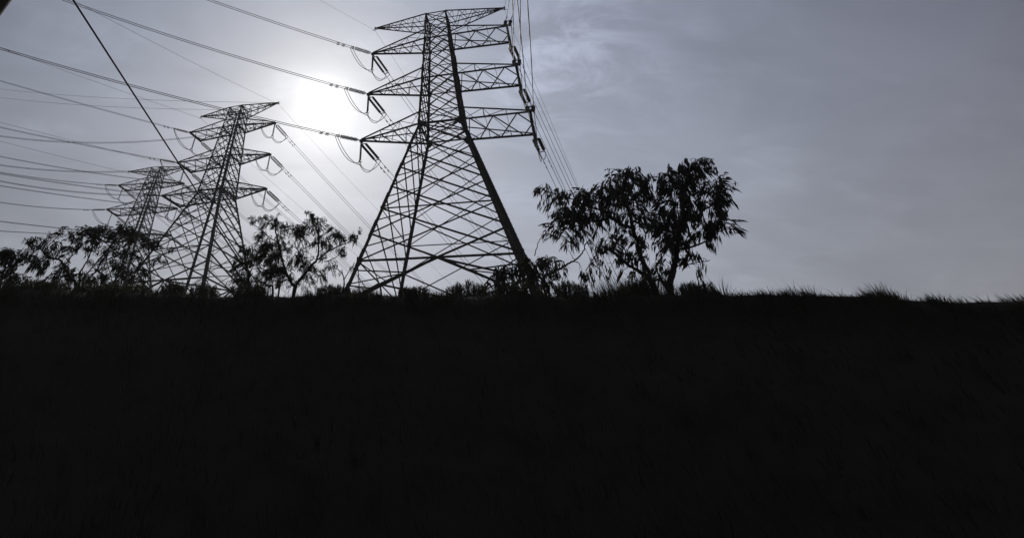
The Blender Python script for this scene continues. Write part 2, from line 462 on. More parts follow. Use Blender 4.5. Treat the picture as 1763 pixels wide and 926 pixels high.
            # bottom web
            if kind == 'B':
                n = [Nl.lerp(En, t) for t in (.11, .46, .81)]; g = [Fl.lerp(Ef, t) for t in (.17, .5, .85)]; em = (En + Ef) / 2
                for a, b in ((n[0], Fl), (n[0], g[1]), (n[1], g[0]), (n[1], g[2]), (n[2], g[1]), (n[2], em), (g[2], em), (Nl.lerp(Fl, .6), g[0])):
                    br.bar(a, b, .085*f)
            else:
                n = [Nl.lerp(En, t) for t in (0, .2, .42, .64, .82)]; g = [Fl.lerp(Ef, t) for t in (.1, .32, .54, .74)]
                for i in range(4): br.bar(n[i], g[i], .06*f); br.bar(g[i], n[i+1], .08*f)
            for t in (.33, .66): br.bar(Nu.lerp(En, t), Fu.lerp(Ef, t), .04)
            br.bar(Nu, Fu.lerp(Ef, .33), .04); br.bar(Nu.lerp(En, .33), Fu.lerp(Ef, .66), .04)
            part(br, 'arm_bracing', M_STEEL, arm)
    # earth wire peaks
    for sgn, kl in ((-1, T['k'][0]), (1, T['k'][1])):
        cn, cf = ('NL', 'FL') if sgn < 0 else ('NR', 'FR')
        tip = Lw(T, (sgn * kl, 0, ZT)); T['tip']['K', sgn] = tip
        mb = MB(); br = MB(); zb = 14.92
        Nt, Ft, Nb, Fb = nd(T, cn, ZT), nd(T, cf, ZT), nd(T, cn, zb), nd(T, cf, zb)
        for S_, w in ((Nt, .11), (Ft, .1), (Nb, .07), (Fb, .1)): mb.bar(S_, tip, w*f)
        mb.bar(tip - Vector((0, 0, .25)), tip + Vector((0, 0, .2)), .14)
        mb.bar(tip + Ld(T, (-.35, 0, -.3)), tip + Ld(T, (.35, 0, -.3)), .05)
        arm = part(mb, 'earth_wire_peak', M_STEEL, root)
        ts = (.0, .22, .45, .68)
        for i in range(4):
            t = ts[i]; t2 = (ts + (.88,))[i+1]; tm = (t + t2) / 2
            br.bar(Nt.lerp(tip, t), Ft.lerp(tip, tm), .06*f); br.bar(Ft.lerp(tip, tm), Nt.lerp(tip, t2), .05*f)
            br.bar(Nb.lerp(tip, t), Fb.lerp(tip, tm), .05*f); br.bar(Fb.lerp(tip, tm), Nb.lerp(tip, t2), .06*f)
            br.bar(Nt.lerp(tip, tm), Nb.lerp(tip, tm), .045); br.bar(Ft.lerp(tip, tm), Fb.lerp(tip, tm), .045)
            br.bar(Nb.lerp(tip, t), Nt.lerp(tip, tm), .04); br.bar(Fb.lerp(tip, t), Ft.lerp(tip, tm), .045)
        part(br, 'arm_bracing', M_STEEL, arm)
    # cable ladder up the right side of the near right leg
    lb = MB(); X = Ld(T, (1, 0, 0)); Y = Ld(T, (0, 1, 0))
    for q in (.28, .72):
        for za, zb in ((-18, 0), (0, 14.9)):
            A = nd(T, 'NR', za) + Y*q + X*.08; B = nd(T, 'NR', zb) + Y*q + X*.08
            lb.bar(A, B, .07, .05)
    z = -18
    while z < 14.6:
        P = nd(T, 'NR', z) + X*.08; lb.bar(P + Y*.28, P + Y*.72, .03); z += .4
    part(lb, 'climbing_ladder', M_STEEL, root)
    return root
TROOT = [tower(i) for i in range(3)]

# ------------------------------------------------------------------ insulators, conductors, jumpers
def wpt(S, az, a, b, l):
    return S + Vector((math.sin(az)*l, math.cos(az)*l, a*l + b*l*l))
def disc_string(mb, A, B, r=.14, pitch=.16):
    A = Vector(A); B = Vector(B); L = (B - A).length; prof = [(0, .03), (.12, .03)]; t = .12
    while t < L - .2:
        prof += [(t, .045), (t + .02, r), (t + .05, r*.96), (t + pitch*.55, .05)]; t += pitch
    prof += [(L - .02, .03), (L, .03)]
    mb.lathe(A, B, prof, 8)
def perp(az): return Vector((math.cos(az), -math.sin(az), 0))
SEP = .28
def string_set(S, az, a, b, L, SEP, label, cat='insulator', grp='insulator strings on the towers', rr=.14, mt=None):
    # two parallel disc strings between yoke plates
    root = empty('insulator_string', S, label, cat, grp)
    p = perp(az); A = wpt(S, az, a, b, .45); B = wpt(S, az, a, b, L - .35); E = wpt(S, az, a, b, L)
    for s in (-1, 1):
        mb = MB(); disc_string(mb, A + p*s*SEP, B + p*s*SEP, rr); part(mb, 'disc_stack', mt or M_INS, root)
    yk = MB(); yk.bar(A - p*(SEP+.06), A + p*(SEP+.06), .09, .06); yk.bar(S, A, .07); part(yk, 'yoke_plate', M_STEEL, root)
    yk = MB(); yk.bar(B - p*(SEP+.06), B + p*(SEP+.06), .10, .06)
    for s in (-1, 1):
        q = B + p*s*SEP; yk.bar(q, E + p*s*SEP, .08); yk.bar(q - p*.16, q + Vector((0, 0, .22)) + p*.05, .035)
    part(yk, 'yoke_plate', M_STEEL, root)
    return E
def bundle(S, az, a, b, l0, l1, r, SEP, label, grp, twin=True, spacers=(), n=60):
    root = empty('overhead_line', wpt(S, az, a, b, l0), label, 'power line', grp)
    p = perp(az)
    for s in ((-1, 1) if twin else (0,)):
        mb = MB(); pts = [wpt(S, az, a, b, l0 + (l1 - l0) * i / n) + p*s*SEP for i in range(n + 1)]
        mb.tube(pts, r, 5); part(mb, 'conductor', M_WIRE, root, True)
    if twin:
        d = MB(); q = MB()
        for l in (l0 + 1.0, l0 + 1.7):
            for s in (-1, 1):
                P = wpt(S, az, a, b, l) + p*s*SEP - Vector((0, 0, .12)); dr = (wpt(S, az, a, b, l + .2) - wpt(S, az, a, b, l - .2)).normalized()
                q.bar(P - dr*.18, P + dr*.18, .06); 
        part(q, 'vibration_damper', M_STEEL, root)
        for l in spacers:
            d = MB(); P = wpt(S, az, a, b, l); d.bar(P - p*SEP, P + p*SEP, .05); part(d, 'spacer', M_STEEL, root)
    return root
def sagline(A, B, sag, n=14, side=Vector((0, 0, 0))):
    return [A.lerp(B, i/n) - Vector((0, 0, 1))*4*sag*(i/n)*(1 - i/n) + side*4*(i/n)*(1 - i/n) for i in range(n+1)]
rad = math.radians
FIT = {  # phase: (azimuth, slope, curvature)
 (0,'P','f'): [(254.92, .0851, .0013), (254.92, .0512, .0014), (254.92, .0119, .0012)],
 (0,'P','b'): [(34.91, -.2436, .0008), (34.91, -.2051, .0004), (34.91, -.2044, .0004)],
 (0,'B','f'): [(194.0, -.56, .006), (197.0, -.46, .003), (198.5, -.38, .003)],
 (0,'B','b'): [(32.07, -.3845, .0003), (32.07, -.375, .0008), (32.07, -.355, .0005)],
 (1,'B','f'): [(259.3, .1049, .0005), (259.3, .036, .0006), (259.3, -.0253, .001)],
 (1,'P','f'): [(267.7, -.3553, .0046), (267.7, -.3181, .0044), (267.7, -.2097, .0038)],
 (1,'P','b'): [(45.76, -.426, .0008), (45.76, -.3753, .0004), (45.76, -.3372, .0003)],
 (1,'B','b'): [(46, -.32, .0003), (46, -.32, .001), (46, -.31, .0006)],
 (2,'B','f'): [(232.2, -.2581, .0025), (232.2, -.2993, .004), (232.2, -.2187, .0008)],
 (2,'P','f'): [(234.1, -.2163, .0015), (234.1, -.1834, .0009), (234.1, -.2145, .0014)],
 (2,'P','b'): [(46, -.36, .0008)] * 3,
 (2,'B','b'): [(46, -.32, .0004)] * 3,
}
ARMN = {1: 'top', 2: 'middle', 3: 'lowest'}
LEN = {0: {'f': 75, 'b': 110}, 1: {'f': 88, 'b': 95}, 2: {'f': 110, 'b': 60}}
for ti in range(3):
    T = TOW[ti]
    for kind in ('P', 'B'):
        left = (kind == 'P') == (T['mir'] == 1)
        sd = 'left' if left else 'right'
        for lv in (1, 2, 3):
            arm = '%s %s arm of the %s' % (ARMN[lv], sd, TNAME[ti])
            St = {'f': T['tip']['P', lv] if kind == 'P' else T['tip']['N', lv], 'b': T['tip']['P', lv] if kind == 'P' else T['tip']['F', lv]}
            End = {}
            for w in 'fb':
                az, a, b = FIT[ti, kind, w][lv-1]; az = rad(az); S = St[w] + Vector((0, 0, -.12 if w == 'b' else -.02))
                Ls = {('P', 'f'): 3.0, ('P', 'b'): 3.75, ('B', 'f'): 3.0, ('B', 'b'): 2.6}[kind, w] if ti == 0 else 3.15
                if ti == 1 and (kind, w) == ('P', 'f'): Ls = 2.4
                way = 'front' if w == 'f' else 'back'
                sep_ = .17 if (kind, w) == ('P', 'f') or (kind == 'B' and w == 'f' and ti) else .28
                End[w] = (string_set(S, az, a, b, Ls, sep_, 'double %s insulator string on the %s' % (way, arm), rr=.20 if (ti == 0 and kind == 'B') else .16), az)
                L1 = LEN[ti][w]
                if (ti, kind, w) == (0, 'B', 'f'): L1 = 62
                if (ti, kind, w) == (0, 'P', 'f'): L1 = 90
                r = (.028, .030, .034)[ti]
                ru = (.038, .05, .05)[ti] if w == 'f' else r
                sp = [l for l in (38, 74) if l < L1 - 5]
                bundle(S, az, a, b, Ls, L1, r if ti else (.034 if w == 'f' else .028), sep_, 'twin wires running %s from the %s' % ('forward' if w == 'f' else 'behind', arm),
                       'twin conductors strung from the towers', True, sp)
            # pilot insulator holding the jumper
            top = (St['f'] + St['b']) / 2 - Vector((0, 0, .15)); Lp = 2.35
            if kind == 'P': top = top - Ld(T, (0, 0, 0))
            bot = top - Vector((0, 0, Lp))
            pr = empty('pilot_insulator', top, 'single hanging pilot insulator under the ' + arm, 'insulator', 'hanging pilot insulators')
            mb = MB(); disc_string(mb, top, bot, .19 if (ti == 0 and kind == 'B') else .13, .14); part(mb, 'disc_stack', M_GREYINS, pr)
            mb = MB(); ax = Ld(T, (1, 0, 0)); ay = Ld(T, (0, 1, 0))
            mb.bar(bot - ay*.3, bot + ay*.3, .07); mb.bar(bot - ay*.3, bot - ay*.3 - Vector((0, 0, .25)), .07); mb.bar(bot + ay*.3, bot + ay*.3 - Vector((0, 0, .25)), .07); mb.bar(bot - ax*.25, bot + ax*.25, .04)
            part(mb, 'jumper_clamp', M_STEEL, pr)
            jr = empty('jumper_cable', bot, 'drooping jumper cables looped below the ' + arm, 'cable', 'jumper cable loops')
            for s in (-1, 1):
                (E1, z1), (E2, z2) = End['f'], End['b']
                A = E1 + perp(z1)*s*SEP; B = E2 - perp(z2)*s*SEP; Q = bot - Vector((0, 0, .25)) + ay*.3*(-s)
                pts = sagline(A, Q, .85 + .1*s, 16, Ld(T, (0, 0, 0))) + sagline(Q, B, 1.0 + .15*s, 16)[1:]
                mb = MB(); mb.tube(pts, (.034, .042, .045)[ti], 6); part(mb, 'cable', M_WIRE, jr, True)
# earth wires
def ewire(ti, sgn, way, az, a, b, L):
    S = TOW[ti]['tip']['K', sgn] - Vector((0, 0, .35)); az = rad(az)
    sd = 'left' if sgn < 0 else 'right'
    mb = MB(); mb.tube([wpt(S, az, a, b, L*i/50) for i in range(51)], (.016, .022, .028)[ti], 4)
    lone(mb, 'earth_wire', M_WIRE, S, 'thin earth wire running %s from the %s peak of the %s' % (way, sd, TNAME[ti]), 'power line', 'thin earth wires', True)
ewire(0, -1, 'forward', 241.8, .1408, .0003, 70); ewire(0, -1, 'away behind', 35, -.30, .0005, 110)
ewire(0, 1, 'forward', 190, -.05, .0005, 62); ewire(0, 1, 'away behind', 31.8, -.4959, .0009, 90)
ewire(1, -1, 'forward', 230, -.08, .0003, 75); ewire(1, -1, 'away behind', 46, -.32, .0005, 95)
ewire(1, 1, 'forward', 215, -.18, .0006, 85); ewire(1, 1, 'away behind', 46, -.40, .0006, 95)
ewire(2, -1, 'forward', 230, -.10, .0003, 110); ewire(2, 1, 'forward', 235.5, -.0824, .0002, 110)
# two thin lines of another route, tied to the middle tower's top from the far left
for P0, P1, pxm, tgt, lab in ((at(-60, 146, 170), TOW[1]['tip']['K', 1], None, 0, 'upper of two faint level wires crossing high on the left'),
                        (at(-60, 160, 170), Lw(TOW[1], (0, 0, ZT)), None, 0, 'lower of two faint level wires crossing high on the left')):
    mb = MB(); mb.tube(sagline(P0, P1, 1.3, 50), .03, 4)
    lone(mb, 'overhead_wire', M_WIRE, P0, lab, 'power line', 'faint distant wires', True)

# ------------------------------------------------------------------ timber pole and its stay wire
edge = at(0, 29, 12.0); c0 = Vector((edge.x, edge.y, 0)); c0.normalize()
pc = Vector((edge.x, edge.y, 0)) - Vector((c0.y, -c0.x, 0)) * .19
att = at(76.7, -75.7, 11.8)
root = empty('utility_pole', (pc.x, pc.y, terrain(pc.x, pc.y) - .3), 'dark weathered timber pole just cutting the top left corner', 'utility pole')
mb = MB(); zt_ = att.z + 1.2; zb_ = terrain(pc.x, pc.y) - .3
mb.tube([Vector((pc.x + rnd(-.006, .006), pc.y + rnd(-.006, .006), zb_ + (zt_ - zb_)*i/24)) for i in range(25)], .215, 20, .18)
part(mb, 'pole', M_POLE, root, True)
mb = MB()
for z in (att.z, att.z - .25): mb.tube([Vector((pc.x, pc.y, z - .04)), Vector((pc.x, pc.y, z + .04))], .205, 20)
part(mb, 'stay_band', M_STEEL, root)
gnd = at(455, 506, 30.0); gnd.z = min(gnd.z, gnd.z)
d_ = (gnd - att).normalized(); far_end = gnd + d_ * 3.0
mb = MB(); mb.tube(sagline(att, far_end, .03, 20), .024, 6)
lone(mb, 'stay_wire', M_STEEL, att, 'thick dark straight stay wire slanting down across the sky to the centre trees', 'cable', None, True)

# ------------------------------------------------------------------ trees
def tree(seed, D, limbs, clumps, label, leaf=.26, lw=.030, dens=1.0, wind=(-.35, 0, -1.0), pods=.25, name='tree', spread=.55, grp='trees on the bank', droop=1.0, nlr=(8, 14), lim=1.0):
    random.seed(seed)
    L0 = limbs[0]; base = at(L0[1][0][0], L0[1][0][1], D); gz = terrain(base.x, base.y)
    org = Vector((base.x, base.y, gz))
    root = empty(name, org, label, 'tree', grp)
    tb_ = MB(); nodes = []
    for r, pl, *rest in limbs:
        dof = [rnd(-.5, .5) for _ in pl]
        pts = [at(x, y, D + dof[i] * (0 if i == 0 else min(i, 3) * .35)) for i, (x, y) in enumerate(pl)]
        if pl[0][1] > 485:
            q = pts[0].copy(); q.z = terrain(q.x, q.y) - .25
            if q.z < pts[0].z: pts = [q] + pts
        # densify with a small wobble
        dn = []
        for i in range(len(pts) - 1):
            for j in range(6):
                t = j / 6; P0 = pts[max(0, i-1)]; P1 = pts[i]; P2 = pts[i+1]; P3 = pts[min(len(pts)-1, i+2)]
                P = .5 * ((2*P1) + (P2 - P0)*t + (2*P0 - 5*P1 + 4*P2 - P3)*t*t + (3*P1 - P0 - 3*P2 + P3)*t**3)
                dn.append(P + Vector((rnd(-1, 1), rnd(-1, 1), rnd(-1, 1))) * .018)
        dn.append(pts[-1]); m = len(dn)
        rs = [max(.009, lim * r * (1 - .72 * i / m)) for i in range(m)]
        tb_.tube(dn, rs, 7); nodes += dn[3:]
    lf = MB(); bf = []
    mpp = D * 1.12 / F_PX
    def leafblade(mb, P, d, ln, w):
        side = d.cross(Vector((rnd(-1, 1), rnd(-1, 1), rnd(-.3, .3)))).normalized() * w / 2
        d2 = (d + Vector((0, 0, -.35)) + Vector((rnd(-.15, .15), rnd(-.15, .15), 0))).normalized()
        k = len(mb.v); M_ = P + d*ln*.5; E_ = M_ + d2*ln*.5
        mb.v += [P - side*.25, P + side*.25, P.lerp(M_, .5) - side*.9, P.lerp(M_, .5) + side*.9, M_ - side, M_ + side, E_]
        mb.f += [(k, k+1, k+3, k+2), (k+2, k+3, k+5, k+4), (k+4, k+5, k+6)]
    W = Vector(wind)
    for cx, cy, rx, ry, *q in clumps:
        dd = q[0] if q else 1.0
        area = rx * ry
        nt_ = max(2, int(area * .055 * dens * dd))
        cen = at(cx, cy, D); rX = rx * mpp; rY = ry * mpp; rD = max(rX, rY) * .8
        fw = Vector((cen.x, cen.y, 0)).normalized(); rt = Vector((fw.y, -fw.x, 0)); upv = Vector((-.25*fw.x, -.25*fw.y, 1)).normalized()
        upv = (UP - fw * UP.dot(fw) * .2).normalized()
        for _ in range(nt_):
            while True:
                u, v, w = rnd(-1, 1), rnd(-1, 1), rnd(-1, 1)
                if u*u + v*v + w*w < 1: break
            tip = cen + rt*u*rX + upv*v*rY + fw*w*rD
            best = min(nodes, key=lambda n: (n - tip).length_squared + .5*max(0, n.z - tip.z)) if nodes else tip
            dv = tip - best
            if dv.length > 1.4: best = tip - dv.normalized()*1.4*rnd(.5, 1) if rnd(0, 1) < .5 else best
            mid = best.lerp(tip, .5) + Vector((rnd(-.1, .1), rnd(-.1, .1), rnd(.0, .22)))
            tw = [best, best.lerp(mid, .5) + Vector((rnd(-.05, .05), rnd(-.05, .05), .03)), mid, mid.lerp(tip, .5) + Vector((rnd(-.04, .04), 0, .06)), tip]
            tb_.tube(tw, .011, 4, .005)
            out_ = (tip - mid); 
            if out_.length < .05: out_ = Vector((rnd(-1, 1), rnd(-1, 1), .2))
            out_.normalize()
            nl = random.randint(*nlr)
            fan = (out_ * rnd(.2, .9) + W * rnd(.4, 1.1) * droop + Vector((rnd(-1, 1), rnd(-1, 1), rnd(-.5, .5)))*spread).normalized()
            for j in range(nl):
                t = rnd(.3, 1); P = mid.lerp(tip, t) + Vector((rnd(-1, 1), rnd(-1, 1), rnd(-1, 1)))*.07
                dr = (fan + Vector((rnd(-1, 1), rnd(-1, 1), rnd(-.7, .7)))*spread*.5).normalized()
                n0 = len(lf.f); brown = rnd(0, 1) < pods
                leafblade(lf, P, dr, leaf * rnd(.5, 1.25), lw * rnd(.7, 1.3))
                if brown: bf.extend(range(n0, len(lf.f)))
    part(tb_, 'trunk', M_BARK, root, True)
    cr_ = part(lf, 'crown', M_LEAF, root); cr_.data.materials.append(M_POD)
    for i in bf: cr_.data.polygons[i].material_index = 1
    return root
# right hand trees
tree(11, 20, [(.13, [(1128, 500), (1118, 478), (1103, 440), (1092, 400), (1085, 370), (1072, 335), (1080, 305)]),
              (.08, [(1120, 480), (1092, 462), (1070, 448), (1052, 432), (1035, 424)]),
              (.07, [(1093, 394), (1070, 386), (1050, 375), (1030, 382), (1010, 378), (985, 372)]),
              (.05, [(1086, 380), (1110, 388), (1130, 395), (1150, 405)]),
              (.045, [(1070, 386), (1040, 365), (1000, 350), (965, 335), (940, 330)]),
              (.04, [(1040, 365), (1050, 340), (1045, 325)]), (.03, [(1000, 378), (995, 400), (985, 420)]), (.03, [(1078, 330), (1100, 335), (1112, 325)]),
              (.025, [(1035, 424), (1025, 440), (1016, 455)])],
     [(1078, 303, 30, 20), (1088, 322, 30, 25), (1062, 318, 20, 25), (1050, 338, 28, 20, .9), (1020, 340, 28, 20, 1.1), (995, 348, 28, 22, 1.1), (975, 352, 22, 24), (1040, 365, 38, 18), (1005, 370, 32, 20),
      (1075, 350, 35, 22), (1105, 345, 22, 20, .8), (1120, 318, 15, 14, .8), (972, 372, 16, 20), (960, 392, 22, 18, .7), (990, 398, 28, 16, .7), (985, 418, 24, 12, .7), (1015, 395, 18, 12, .6),
      (940, 326, 16, 8, .9), (952, 333, 12, 10, .8), (942, 352, 16, 10, .8), (935, 362, 10, 8, .8), (1062, 415, 26, 12, .8), (1042, 418, 20, 12, .8), (1035, 442, 16, 12, .8), (1080, 425, 18, 14, .5), (1096, 450, 22, 14, .5), (1060, 462, 24, 10, .4), (1105, 395, 14, 18, .8), (1115, 412, 16, 14, .8), (1125, 365, 16, 18, .9), (1130, 390, 14, 14, .8), (1095, 372, 18, 12, .7), (1058, 392, 22, 8, .6), (1080, 440, 20, 10, .7), (1110, 470, 16, 12, .8), (1135, 470, 14, 12, .8), (1048, 470, 16, 10, .5), (1020, 485, 9, 14, .8)],
     'broad drooping tree right of the largest tower with its trunk leaning left', leaf=.28, lw=.040, dens=1.05, spread=.42, wind=(-.45, 0, -1.0), nlr=(6, 11), lim=.85)
tree(12, 18.5, [(.12, [(1154, 502), (1158, 470), (1164, 440), (1168, 400), (1176, 360), (1178, 330), (1186, 300), (1200, 280)]),
              (.09, [(1150, 500), (1140, 485), (1132, 470)]),
              (.05, [(1172, 385), (1195, 375), (1215, 360), (1235, 345)]), (.05, [(1168, 410), (1150, 395), (1140, 375)]), (.04, [(1178, 335), (1162, 318), (1150, 300)]),
              (.04, [(1165, 430), (1190, 425), (1215, 415), (1235, 400)]), (.02, [(1166, 458), (1200, 452), (1222, 448)])],
     [(1195, 285, 22, 12), (1178, 300, 18, 14, .8), (1150, 300, 18, 14, .7), (1160, 318, 24, 14), (1188, 320, 20, 20), (1150, 330, 18, 14), (1140, 345, 14, 12, .7), (1195, 345, 18, 18), (1172, 355, 24, 14), (1160, 375, 24, 16), (1150, 392, 22, 18),
      (1185, 385, 22, 22), (1140, 415, 16, 16), (1158, 418, 16, 16), (1185, 415, 18, 10, .7), (1148, 438, 12, 12, .6), (1196, 432, 6, 12), (1175, 445, 8, 10), (1215, 300, 26, 20), (1235, 325, 26, 24), (1225, 360, 26, 22), (1240, 395, 24, 20), (1215, 400, 14, 12, .7), (1250, 350, 14, 18, .7), (1145, 365, 14, 12, .9), (1200, 470, 14, 12, .5), (1140, 455, 12, 10, .7), (1165, 452, 10, 8, .6)],
     'tallest tree at the far right with dense hanging foliage on an upright trunk', leaf=.28, lw=.040, dens=1.05, spread=.42, wind=(-.45, 0, -1.0), nlr=(6, 11), lim=.85)
# branchy bush growing round the near leg
tree(13, 19, [(.07, [(938, 502), (932, 482), (922, 462), (912, 448), (900, 440)]), (.06, [(945, 502), (938, 478), (958, 466), (975, 456), (992, 446), (1004, 434), (1008, 420)]),
              (.03, [(925, 465), (900, 458), (880, 462), (860, 475)]), (.02, [(920, 440), (926, 420), (936, 400), (945, 388)]), (.018, [(898, 455), (880, 445), (876, 430), (873, 415), (864, 411)]),
              (.03, [(945, 490), (950, 470), (948, 458)]), (.015, [(990, 448), (978, 430), (966, 418)])],
     [(905, 455, 18, 10), (890, 464, 18, 8), (868, 470, 18, 8), (855, 482, 16, 10), (880, 482, 22, 12), (905, 478, 20, 12), (925, 452, 18, 10), (940, 460, 16, 14, .9), (930, 480, 20, 14, .9), (950, 478, 12, 12, .6), (845, 492, 12, 6), (972, 492, 16, 6, .6), (955, 448, 4, 8, .8), (968, 462, 6, 5, .6), (1003, 480, 6, 14, .5)],
     'low branchy bush wrapped round the foot of the largest tower', leaf=.28, lw=.045, dens=1.0, pods=.35, name='bush', nlr=(6, 11), lim=.75)
# centre tree
tree(14, 22, [(.10, [(506, 503), (502, 488), (493, 470), (486, 448), (480, 420), (474, 398), (474, 380)]), (.09, [(508, 500), (520, 478), (535, 458), (545, 448), (548, 430), (548, 405), (540, 385), (535, 372)]),
              (.05, [(545, 448), (562, 435), (580, 425), (600, 418), (618, 410)]), (.03, [(558, 450), (575, 445), (590, 430)]), (.04, [(526, 465), (518, 440), (508, 420), (510, 400)]),
              (.03, [(480, 420), (460, 405), (445, 392), (430, 382)]), (.03, [(490, 450), (475, 432), (462, 425)]), (.02, [(545, 420), (570, 415), (590, 405)])],
     [(474, 372, 5, 10, .8), (460, 378, 12, 8, .8), (474, 388, 14, 8, .8), (437, 380, 8, 5, .8), (455, 393, 14, 6, .5), (500, 398, 16, 12, .6), (512, 404, 16, 10, .6), (534, 372, 10, 8, .8), (535, 388, 14, 12), (555, 385, 12, 10, .6), (550, 402, 12, 10, .5), (572, 402, 14, 10, .8), (582, 412, 10, 8), (600, 408, 12, 5, .8), (612, 405, 8, 5, .7), (622, 397, 5, 5, .8),
      (450, 410, 12, 6), (455, 424, 16, 10, 1.1), (472, 430, 14, 12, .9), (495, 425, 12, 10, .7), (505, 440, 12, 10, .6), (520, 415, 10, 12, .5), (545, 422, 18, 6), (560, 424, 10, 6), (588, 430, 10, 5, .8), (592, 438, 6, 5), (450, 442, 14, 12), (470, 448, 12, 10, .8), (440, 452, 8, 8), (458, 466, 14, 14), (455, 482, 10, 10), (515, 445, 12, 8), (525, 460, 14, 10, .8), (500, 455, 10, 10, .5), (540, 480, 14, 5, .4), (560, 484, 10, 5, .7), (572, 462, 12, 5, .5), (535, 440, 10, 8, .4), (490, 408, 14, 10, .6), (520, 395, 12, 10, .5), (480, 470, 16, 12, .6), (510, 475, 14, 10, .5), (545, 465, 14, 10, .5), (470, 452, 14, 12, .8), (530, 490, 22, 6, .4), (485, 488, 18, 8, .5), (565, 440, 14, 8, .5), (600, 418, 12, 6, .5)],
     'open crowned tree forking low between the middle and largest towers', leaf=.19, lw=.026, dens=2.8, pods=.15, wind=(-.1, 0, -.7), spread=.7, lim=.68)
tree(15, 23, [(.07, [(480, 503), (482, 492), (490, 475)]), (.07, [(470, 503), (462, 493), (450, 486), (436, 484)]), (.06, [(426, 500), (428, 470), (424, 450), (422, 435)]), (.03, [(426, 460), (415, 452), (405, 448)])],
     [(424, 430, 14, 8, .9), (432, 442, 12, 10), (420, 452, 16, 10), (410, 475, 18, 12, .9), (430, 485, 18, 10, .8), (405, 490, 16, 8, .8), (448, 470, 10, 10, .6), (475, 490, 18, 6, .3)],
     'small dark tree against the right foot of the middle tower', leaf=.22, lw=.032, dens=2.0, pods=.1, spread=.7, lim=.7)
tree(20, 21, [(.03, [(592, 503), (592, 480), (588, 470), (578, 462), (568, 460)]), (.02, [(592, 482), (600, 468), (605, 460)])],
     [(570, 458, 12, 5, .8), (582, 470, 12, 8, .3), (603, 458, 8, 4, .4), (560, 470, 10, 4, .3)],
     'thin sapling just left of the largest tower foot', leaf=.2, lw=.022, dens=1.2, pods=0, spread=.8, name='sapling')
# left hand trees
tree(16, 25, [(.09, [(128, 500), (120, 478), (110, 458), (104, 448), (88, 444), (76, 434), (62, 424), (48, 418)]), (.07, [(132, 500), (138, 470), (152, 446), (158, 425), (160, 408)]), (.06, [(140, 500), (162, 470), (178, 448), (195, 425), (215, 405)]),
              (.05, [(205, 500), (212, 470), (214, 440), (210, 415)]), (.05, [(215, 500), (236, 462), (250, 440), (270, 420)]), (.04, [(110, 458), (125, 440), (140, 425)]), (.04, [(170, 500), (180, 480), (200, 462), (225, 450)]), (.03, [(245, 450), (265, 455), (280, 452)]), (.03, [(262, 430), (280, 432), (298, 428)])],
     [(44, 412, 6, 4), (62, 417, 12, 7, 1.2), (76, 414, 6, 6), (58, 428, 6, 4), (98, 402, 7, 6, .7), (113, 402, 10, 8, 1.2), (120, 410, 7, 5), (88, 436, 12, 7, 1.3), (100, 425, 6, 5), (112, 430, 12, 8, 1.2), (128, 425, 10, 8, .8), (137, 392, 4, 4), (133, 404, 8, 6), (150, 402, 14, 8, 1.3), (152, 394, 8, 4), (170, 402, 16, 10, 1.3), (190, 400, 14, 9, 1.3), (203, 390, 8, 6), (212, 397, 10, 8, 1.2),
      (226, 402, 12, 8, 1.2), (240, 408, 12, 8, 1.1), (235, 418, 14, 10, 1.2), (255, 418, 12, 8, 1.2), (266, 420, 8, 8), (150, 420, 14, 8, 1.1), (168, 418, 12, 6), (155, 432, 12, 8, .9), (185, 432, 12, 8, .7), (200, 425, 12, 10, .7), (215, 440, 14, 12, .9), (190, 450, 14, 10, .9), (232, 445, 12, 10, .8), (205, 462, 16, 10, 1), (165, 455, 12, 8, .7), (245, 460, 12, 10, .8), (268, 442, 10, 5, .6), (290, 428, 12, 3, .8), (265, 450, 5, 4),
      (284, 455, 6, 4), (60, 462, 12, 12, 1.3), (72, 455, 10, 8), (48, 455, 8, 8, .8), (45, 436, 8, 6, .7), (80, 475, 16, 10, .8), (105, 468, 12, 10, .8), (120, 472, 14, 8, 1.1), (140, 482, 20, 10, 1.1), (170, 480, 18, 10, 1.1), (200, 482, 16, 8, .9), (225, 480, 16, 10, .9), (115, 452, 8, 5, .8), (95, 484, 20, 6, .8), (250, 482, 14, 8, .6)],
     'wide spreading tree on the left in front of the farthest tower', leaf=.19, lw=.034, dens=2.1, pods=.1, wind=(-.2, 0, -.6), spread=.75, lim=.62)
tree(17, 24, [(.08, [(-4, 498), (2, 480), (8, 462), (14, 448), (18, 438)]), (.06, [(8, 498), (16, 478), (24, 460), (34, 448)]), (.05, [(-20, 498), (-22, 470), (-14, 448)])],
     [(4, 438, 12, 8, 1.2), (16, 434, 10, 6, 1.2), (22, 444, 12, 8, 1.2), (34, 440, 10, 6, .9), (8, 450, 14, 10, 1.2), (28, 456, 10, 8, .8), (14, 466, 12, 8, .8), (-12, 445, 14, 14), (-18, 465, 14, 12), (30, 478, 22, 8, 1), (0, 482, 20, 8, .9), (40, 446, 6, 5, .7)],
     'dense dark tree at the left edge of the photo', leaf=.19, lw=.034, dens=2.1, pods=.1, wind=(-.2, 0, -.6), spread=.75, lim=.62)
